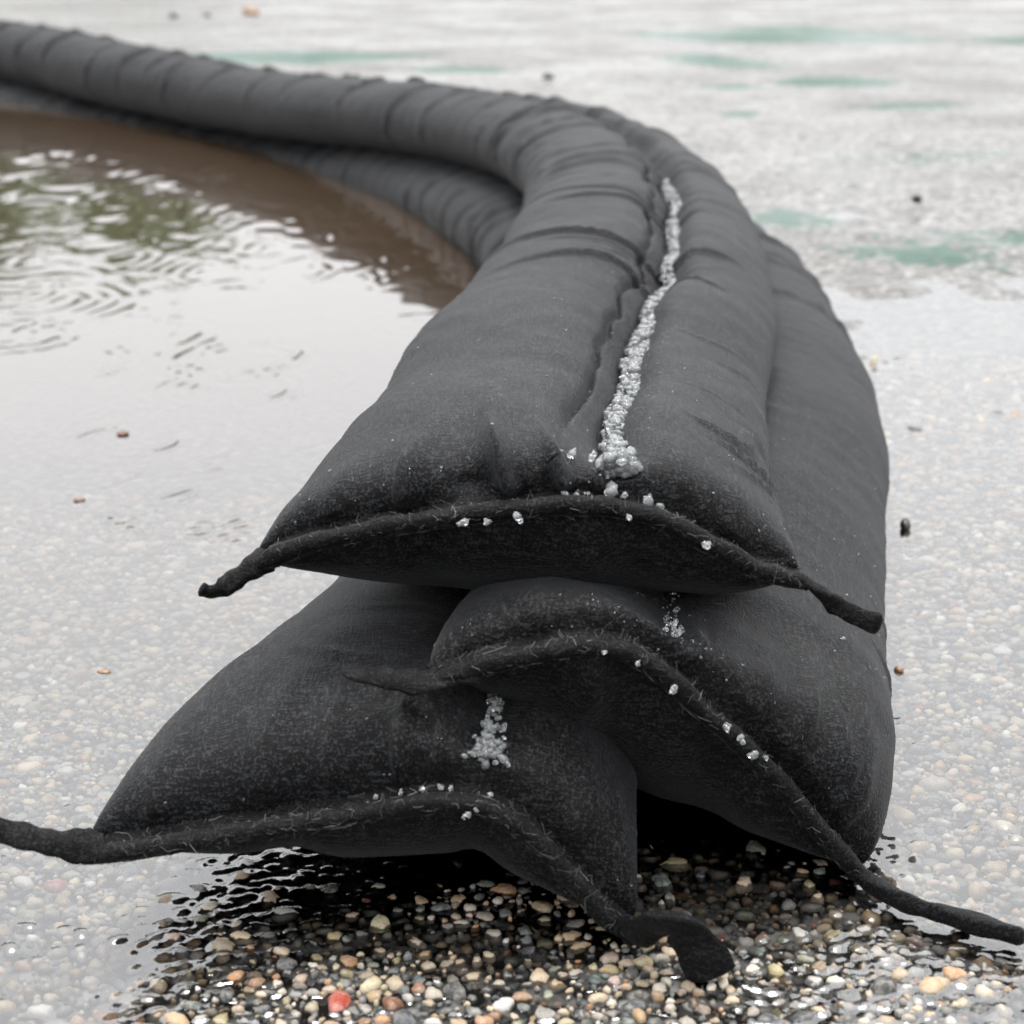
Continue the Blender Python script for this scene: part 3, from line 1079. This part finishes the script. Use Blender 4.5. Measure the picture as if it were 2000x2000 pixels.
def dome(seed, nseg=9):
    r = np.random.default_rng(seed)
    th = np.linspace(0, 2 * np.pi, nseg, endpoint=False)
    out = 1 + .13 * np.cos(2 * th + r.uniform(0, 6)) + .12 * np.cos(3 * th + r.uniform(0, 6)) + r.normal(0, .10, nseg)
    V = []
    for rad, z in ((1.0, -.25), (.92, .55), (.60, .93)):
        for a, o_ in zip(th, out):
            V.append((rad * o_ * math.cos(a), rad * o_ * math.sin(a), z + r.normal(0, .05)))
    V.append((r.normal(0, .08), r.normal(0, .08), 1.0))
    F = []
    for q_ in range(2):
        for j in range(nseg):
            a, b = q_ * nseg + j, q_ * nseg + (j + 1) % nseg
            F += [(a, b, b + nseg), (a, b + nseg, a + nseg)]
    for j in range(nseg):
        F.append((2 * nseg + j, 2 * nseg + (j + 1) % nseg, 3 * nseg))
    return np.array(V), np.array(F)


DOMES = [dome(300 + k) for k in range(6)]
# the 300 stones that show largest
sc_ = FPX / (PB[:, 1] ** 2 + .1) ** .5
inview = (np.abs(PB[:, 0]) < .255 * PB[:, 1] * 1.04) & (PB[:, 1] > .468)
hid = (dd < .062) & (PB[:, 1] > .53)
size = np.where(inview & ~hid, PB[:, 2] * sc_ * (1 - .6 * (PB[:, 1] > .62)), 0)
chosen = np.argsort(-size)[:300]
is_ch = np.zeros(nP, bool)
is_ch[chosen] = True

dm = []
for k, (v, f) in enumerate(DOMES):
    me = bpy.data.meshes.new('pebble')
    me.from_pydata(v.tolist(), [], f.tolist())
    me.polygons.foreach_set('use_smooth', np.ones(len(f), dtype=bool))
    me.materials.append(MAT_PEB_I)
    dm.append(me)
for k in chosen:
    o = bpy.data.objects.new('pebble', dm[p_var[k]])
    o.location = (PB[k, 0], PB[k, 1], p_z[k])
    o.rotation_euler = (rng.normal(0, .08), rng.normal(0, .08), p_rot[k])
    o.scale = (p_a[k], p_b[k], p_h[k])
    o.color = (*p_tint[k], 1)
    link(o, ground)
Vs, Fs, Ts = [], [], []
off = 0
for k in np.where(~is_ch)[0]:
    v, f = DOMES[p_var[k]]
    c, s = math.cos(p_rot[k]), math.sin(p_rot[k])
    x, y = v[:, 0] * p_a[k], v[:, 1] * p_b[k]
    Vs.append(np.stack([x * c - y * s + PB[k, 0], x * s + y * c + PB[k, 1], v[:, 2] * p_h[k] + p_z[k]], 1))
    Fs.append(f + off)
    off += len(v)
    Ts.append(np.repeat([[*p_tint[k], 1.]], len(v), 0))
o = mesh_np('pebbles', np.vstack(Vs), np.vstack(Fs), MAT_PEB_S, ground, True, {'tint': np.vstack(Ts)})
o['kind'] = 'stuff'

# ------------------------------------------------------------------ standing water
wx = np.concatenate([mirror_neg(lines([(.23, 1.7, .0014, 1.020), (1.7, 3.2, .05, 1.2)])), np.arange(-.2290, .2495, .0012), lines([(.25, .9, .0015, 1.025), (.9, 4, .03, 1.2)])])
wy = lines([(.25, .455, .012, 1.0), (.455, .76, .0009, 1.0), (.76, 3.4, .0013, 1.0105), (3.4, 4.6, .03, 1.1)])
WX, WY = np.meshgrid(wx, wy)
WZ = np.zeros_like(WX)
RINGS = [(-.1814, 1.197, .042, .012, .00010), (-.1814, 1.197, .020, .010, .00008), (-.153, .956, .058, .011, .00007), (-.154, .930, .019, .009, .00009), (-.150, .950, .030, .010, .00005),
         (-.386, 1.476, .055, .016, .00028), (-.386, 1.476, .085, .016, .0002), (-.175, 1.30, .035, .012, .00010), (-.544, 2.34, .034, .02, .0006), (-.4685, 2.331, .03, .02, .0005),
         (-.56, 2.18, .03, .02, .0006), (-.375, 2.205, .06, .02, .0005), (-.483, 2.045, .05, .02, .0005), (-.3145, 2.317, .022, .018, .0005), (-.217, 1.075, .03, .012, .00008), (-.217, 1.075, .06, .012, .00006)]
rr = np.random.default_rng(5)
for k in range(70):
    y = rr.uniform(1.25, 2.9)
    x = rr.uniform(-.34 * y, .02 - .08 * (y - 1.2) ** 2 * 1.5)
    RINGS.append((x, y, rr.uniform(.015, .07), rr.uniform(.010, .020), rr.uniform(.00006, .00028) * (.6 if y < 1.5 else 1.2)))
for k in range(26):
    y = rr.uniform(.80, 1.25)
    RINGS.append((rr.uniform(-.34 * y, -.10), y, rr.uniform(.01, .05), rr.uniform(.008, .012), rr.uniform(.00002, .00006)))
PW2 = np.stack([WX, WY], -1)
RMOD = SineNoise(.05, 9, 2, 94)
for (cx, cy, rad, lam, amp) in RINGS:
    i0, i1 = np.searchsorted(wx, [cx - rad - 3 * lam, cx + rad + 3 * lam])
    j0, j1 = np.searchsorted(wy, [cy - rad - 3 * lam, cy + rad + 3 * lam])
    d_ = np.hypot(WX[j0:j1, i0:i1] - cx, WY[j0:j1, i0:i1] - cy) - rad
    WZ[j0:j1, i0:i1] += amp * (3.4 if cy < 1.35 else 2.6) * np.clip(.9 + .35 * RMOD(PW2[j0:j1, i0:i1]), 0, 1.5) * np.cos(2 * np.pi * d_ / lam) * np.exp(-(d_ / lam) ** 2)
PW2 = np.stack([WX, WY], -1)
depth = np.clip(-ground_h(WX, WY), 0, 1)
chop = SineNoise(.030, 14, 2, 91)(PW2) * .00005 + SineNoise(.07, 12, 2, 92)(PW2) * .00008
WZ += chop * sm(depth, .010, .035)
WZ += SineNoise(.05, 12, 2, 93)(PW2) * .00002
# menisci: the film climbs every stone that breaks it and swells over those just below
men = np.zeros_like(WZ)
for k in np.where((PB[:, 1] < 1.02) & (p_z + p_h > -.0009))[0]:
    x0, y0, rr_ = PB[k]
    m_ = rr_ * 1.35 + .003
    i0, i1 = np.searchsorted(wx, [x0 - m_, x0 + m_])
    j0, j1 = np.searchsorted(wy, [y0 - m_, y0 + m_])
    if i1 <= i0 or j1 <= j0:
        continue
    X = WX[j0:j1, i0:i1] - x0
    Y = WY[j0:j1, i0:i1] - y0
    c, s = math.cos(p_rot[k]), math.sin(p_rot[k])
    rho = np.hypot((X * c + Y * s) / p_a[k], (-X * s + Y * c) / p_b[k])
    topz = p_z[k] + p_h[k]
    if topz > 0:
        rc = math.sqrt(max(0., 1 - max(0., -p_z[k]) / p_h[k])) * .98
        d_ = np.maximum(rho - rc, 0) * rr_
        e = min(.0012, .0006 + topz * .6) * np.exp(-d_ / .0011)
    else:
        e = .0006 * np.exp(-(rho / .8) ** 3) * (1 + topz / .0009)
    men[j0:j1, i0:i1] = np.maximum(men[j0:j1, i0:i1], e)
WZ += men
turb = 1 - np.exp(-np.maximum(depth - .0035, 0) / .016)


def water_material():
    M = NT('puddle_water')
    at = M.n('ShaderNodeAttribute', attribute_name='silt')
    pos = M.n('ShaderNodeNewGeometry').outputs['Position']
    flat = M.mapping(pos, (1, 1, 0))
    fr = M.n('ShaderNodeFresnel')
    fr.inputs['IOR'].default_value = 2.02
    gl = M.n('ShaderNodeBsdfGlossy')
    gl.inputs['Roughness'].default_value = .03
    gl.inputs['Color'].default_value = (1, 1, 1, 1)
    tr = M.n('ShaderNodeBsdfTransparent')
    tr.inputs['Color'].default_value = (.90, .905, .905, 1)
    pk = M.n('ShaderNodeAttribute', attribute_name='pock')
    nb = M.n('ShaderNodeBump')
    nb.inputs['Distance'].default_value = .0016
    M.l(pk.outputs['Fac'], nb.inputs['Strength'])
    M.l(M.noise(flat, 95, 3, .6), nb.inputs['Height'])
    M.l(nb.outputs[0], fr.inputs['Normal'])
    M.l(nb.outputs[0], gl.inputs['Normal'])
    df = M.n('ShaderNodeBsdfDiffuse')
    mud = M.mix(M.noise(flat, 5, 4, .6), (.042, .027, .017), (.058, .040, .026))
    M.l(mud, df.inputs['Color'])
    m1 = M.n('ShaderNodeMixShader')
    M.l(at.outputs['Fac'], m1.inputs[0])
    M.l(tr.outputs[0], m1.inputs[1])
    M.l(df.outputs[0], m1.inputs[2])
    m2 = M.n('ShaderNodeMixShader')
    M.l(fr.outputs[0], m2.inputs[0])
    M.l(m1.outputs[0], m2.inputs[1])
    M.l(gl.outputs[0], m2.inputs[2])
    M.l(m2.outputs[0], M.out.inputs['Surface'])
    return M.m


MAT_WATER = water_material()
water = mesh_np('water', np.stack([WX, WY, WZ], -1).reshape(-1, 3), grid_faces(len(wy), len(wx)), MAT_WATER, None, True, {'silt': np.clip(turb, 0, .88).ravel(), 'pock': (.55 * sm(WX, np.interp(WY, PATH_Y, PATH_X) + .04, np.interp(WY, PATH_Y, PATH_X) + .14) * sm(WY, .62, 1.05)).ravel()})
water['kind'] = 'structure'

# ------------------------------------------------------------------ bits lying about
def debris_material(name, c1, c2):
    M = NT(name)
    pos = M.n('ShaderNodeTexCoord').outputs['Object']
    c = M.mix(M.noise(pos, 160, 4, .6), c1, c2)
    M.principled(Base_Color=c, Roughness=.35, Normal=M.bump(M.noise(pos, 500, 3), .5, .0008))
    return M.m


MAT_BARK = debris_material('wet_bark', (.012, .010, .008), (.03, .026, .02))
MAT_LEAF = debris_material('brown_leaf', (.16, .06, .02), (.06, .03, .015))
MAT_STONE = debris_material('tan_stone', (.24, .13, .06), (.10, .06, .035))


def chunk(name, loc, size, mat, label, cat, seed, group=None):
    r = np.random.default_rng(seed)
    v = IV1 * (1 + r.normal(0, .10, (len(IV1), 1)))
    v = v * np.array(size)
    v[:, 2] = np.maximum(v[:, 2], -size[2] * .4)
    o = mesh_np(name, v, IF1, mat, None, True)
    o.location = (loc[0], loc[1], loc[2])
    o.rotation_euler = (r.normal(0, .15), r.normal(0, .15), r.uniform(0, 3))
    return tag(o, label, cat, group)


def leaf(name, loc, length, width, label, seed, mat):
    r = np.random.default_rng(seed)
    n, m = 11, 7
    P = np.zeros((2, n, m, 3))
    for i in range(n):
        s = i / (n - 1)
        w = width * math.sin(math.pi * min(1, s ** .8)) ** .8 + .0004
        for j in range(m):
            q = j / (m - 1) * 2 - 1
            z = .05 * length * (q * q) + .03 * length * math.sin(s * 5 + seed) + r.normal(0, .006) * length
            P[0, i, j] = ((s - .5) * length, q * w * (1 + .08 * math.sin(i * 2.3)), z)
            P[1, i, j] = P[0, i, j] - np.array([0, 0, .0007])
    V = P.reshape(-1, 3)
    f = grid_faces(n, m)
    F = np.vstack([f, f[:, ::-1] + n * m])
    ring = [i * m for i in range(n)] + [(n - 1) * m + j for j in range(1, m)] + [i * m + m - 1 for i in range(n - 2, -1, -1)] + [j for j in range(m - 2, 0, -1)]
    ring = np.array(ring)
    nx = np.roll(ring, -1)
    F = np.vstack([F, np.stack([ring, nx, nx + n * m, ring + n * m], 1)])
    o = mesh_np(name, V, F, mat, None, True)
    o.location = loc
    o.rotation_euler = (0, 0, r.uniform(0, 3))
    return tag(o, label, 'leaf')


chunk('bark_chip', (.1936, .911, .0014), (.0040, .0026, .0036), MAT_BARK, 'dark wet bark chip on the wet stones right of the stack', 'bark chip', 1)
chunk('stone', (-.688, 5.28, .012), (.034, .02, .014), MAT_STONE, 'rust brown stone on the pale ground behind the far socks', 'stone', 2)
chunk('stone', (-.868, 5.14, .006), (.015, .012, .012), MAT_BARK, 'olive dark stone left of the rust brown one far behind', 'stone', 3)
chunk('stone', (-.792, 5.21, .005), (.011, .010, .008), MAT_BARK, 'smallest grey stone between the two far stones', 'stone', 4)
chunk('bark_chip', (.403, 1.94, .010), (.006, .005, .006), MAT_BARK, 'small dark chip alone on the pale ground at right', 'bark chip', 5)
chunk('bark_chip', (.060, 3.33, .010), (.010, .008, .008), MAT_BARK, 'dark chip on the ground just beyond the bend', 'bark chip', 6)
leaf('leaf_scrap', (-.2255, 1.089, .0007), .009, .0030, 'brown leaf scrap floating in the middle of the puddle', 7, MAT_LEAF)
leaf('leaf_scrap', (-.223, .958, .0006), .006, .002, 'tiny brown leaf scrap floating at the left edge of the puddle', 8, MAT_LEAF)
chunk('grit_lump', (-.1634, .7256, -.0004), (.0030, .0021, .0013), MAT_STONE, 'brown grit lump in the shallow water left of the stack', 'stone', 9)
chunk('stone', (.1554, .7266, .0002), (.0024, .0020, .0018), MAT_STONE, 'round tan stone close against the lower right sock', 'stone', 10)


# ------------------------------------------------------------------ trees across the yard, seen mirrored in the far water
def bark_material():
    M = NT('bark')
    co = M.n('ShaderNodeTexCoord').outputs['Object']
    c = M.mix(M.noise(M.mapping(co, (6, 6, 1.2)), 3, 4), (.05, .04, .03), (.11, .09, .07))
    M.principled(Base_Color=c, Roughness=.85)
    return M.m


def leaf_material():
    M = NT('foliage')
    g = M.n('ShaderNodeNewGeometry').outputs['Random Per Island']
    c = M.ramp(g, [(0., (.05, .10, .04)), (.5, (.085, .16, .065)), (1., (.12, .19, .085))])
    M.principled(Base_Color=c, Roughness=.55)
    return M.m


MAT_TRUNK, MAT_LEAVES = bark_material(), leaf_material()


def tree(x, y, height, spread, seed, label):
    r = np.random.default_rng(seed)
    root = empty('tree', (0, 0, 0))
    root.location = (x, y, 0)
    tag(root, label, 'tree', 'trees mirrored in the far puddle')
    tips = []
    V, F = [], []

    def limb(a, b, ra, rb, k=7):
        a, b = np.array(a), np.array(b)
        d = (b - a) / np.linalg.norm(b - a)
        e = np.cross(d, [.3, .9, .2])
        e /= np.linalg.norm(e)
        f = np.cross(d, e)
        o0 = len(V)
        for p_, rr_ in ((a, ra), ((a + b) / 2 + r.normal(0, .03, 3), (ra + rb) / 2), (b, rb)):
            for j in range(k):
                t_ = 2 * math.pi * j / k
                V.append(p_ + (e * math.cos(t_) + f * math.sin(t_)) * rr_)
        for q_ in range(2):
            for j in range(k):
                j2 = (j + 1) % k
                F.append((o0 + q_ * k + j, o0 + q_ * k + j2, o0 + q_ * k + k + j2, o0 + q_ * k + k + j))
    fork = np.array([0, 0, height * .35])
    limb((0, 0, -.05), fork, .11, .08)
    for k in range(8):
        an = k * 2.4 + r.uniform(-.3, .3)
        tip = np.array([math.cos(an) * spread * r.uniform(.45, .8), math.sin(an) * spread * r.uniform(.45, .8), height * r.uniform(.5, .9)])
        limb(fork - np.array([0, 0, r.uniform(0, .3)]), tip, .05, .015)
        tips.append(tip)
    tips.append(np.array([0, 0, height * .92]))
    limb(fork, tips[-1], .06, .015)
    mesh_np('trunk', np.array(V), np.array(F), MAT_TRUNK, root)
    n = 5200
    c = np.array(tips)[r.integers(0, len(tips), n)] + r.normal(0, 1, (n, 3)) * np.array([spread * .26, spread * .26, height * .11])
    c[:, 2] = np.clip(c[:, 2], height * .16, None)
    d1 = r.normal(size=(n, 3))
    d1 /= np.linalg.norm(d1, axis=1)[:, None]
    d2 = np.cross(d1, r.normal(size=(n, 3)))
    d2 /= np.linalg.norm(d2, axis=1)[:, None]
    sz = r.uniform(.07, .15, (n, 1))
    P = np.stack([c - d1 * sz, c + d2 * sz * .5, c + d1 * sz, c - d2 * sz * .5], 1).reshape(-1, 3)
    mesh_np('crown', P, np.arange(n * 4).reshape(n, 4), MAT_LEAVES, root)


tree(-6.3, 21.0, 3.6, 1.7, 201, 'leafy green tree mirrored in the puddle near the left picture edge')
tree(-4.3, 22.5, 3.3, 1.2, 202, 'smaller green tree mirrored in the puddle below the far sock')
tree(-8.8, 22.0, 3.7, 1.9, 203, 'leafy green tree left of the other two, mirrored beyond the puddle edge')
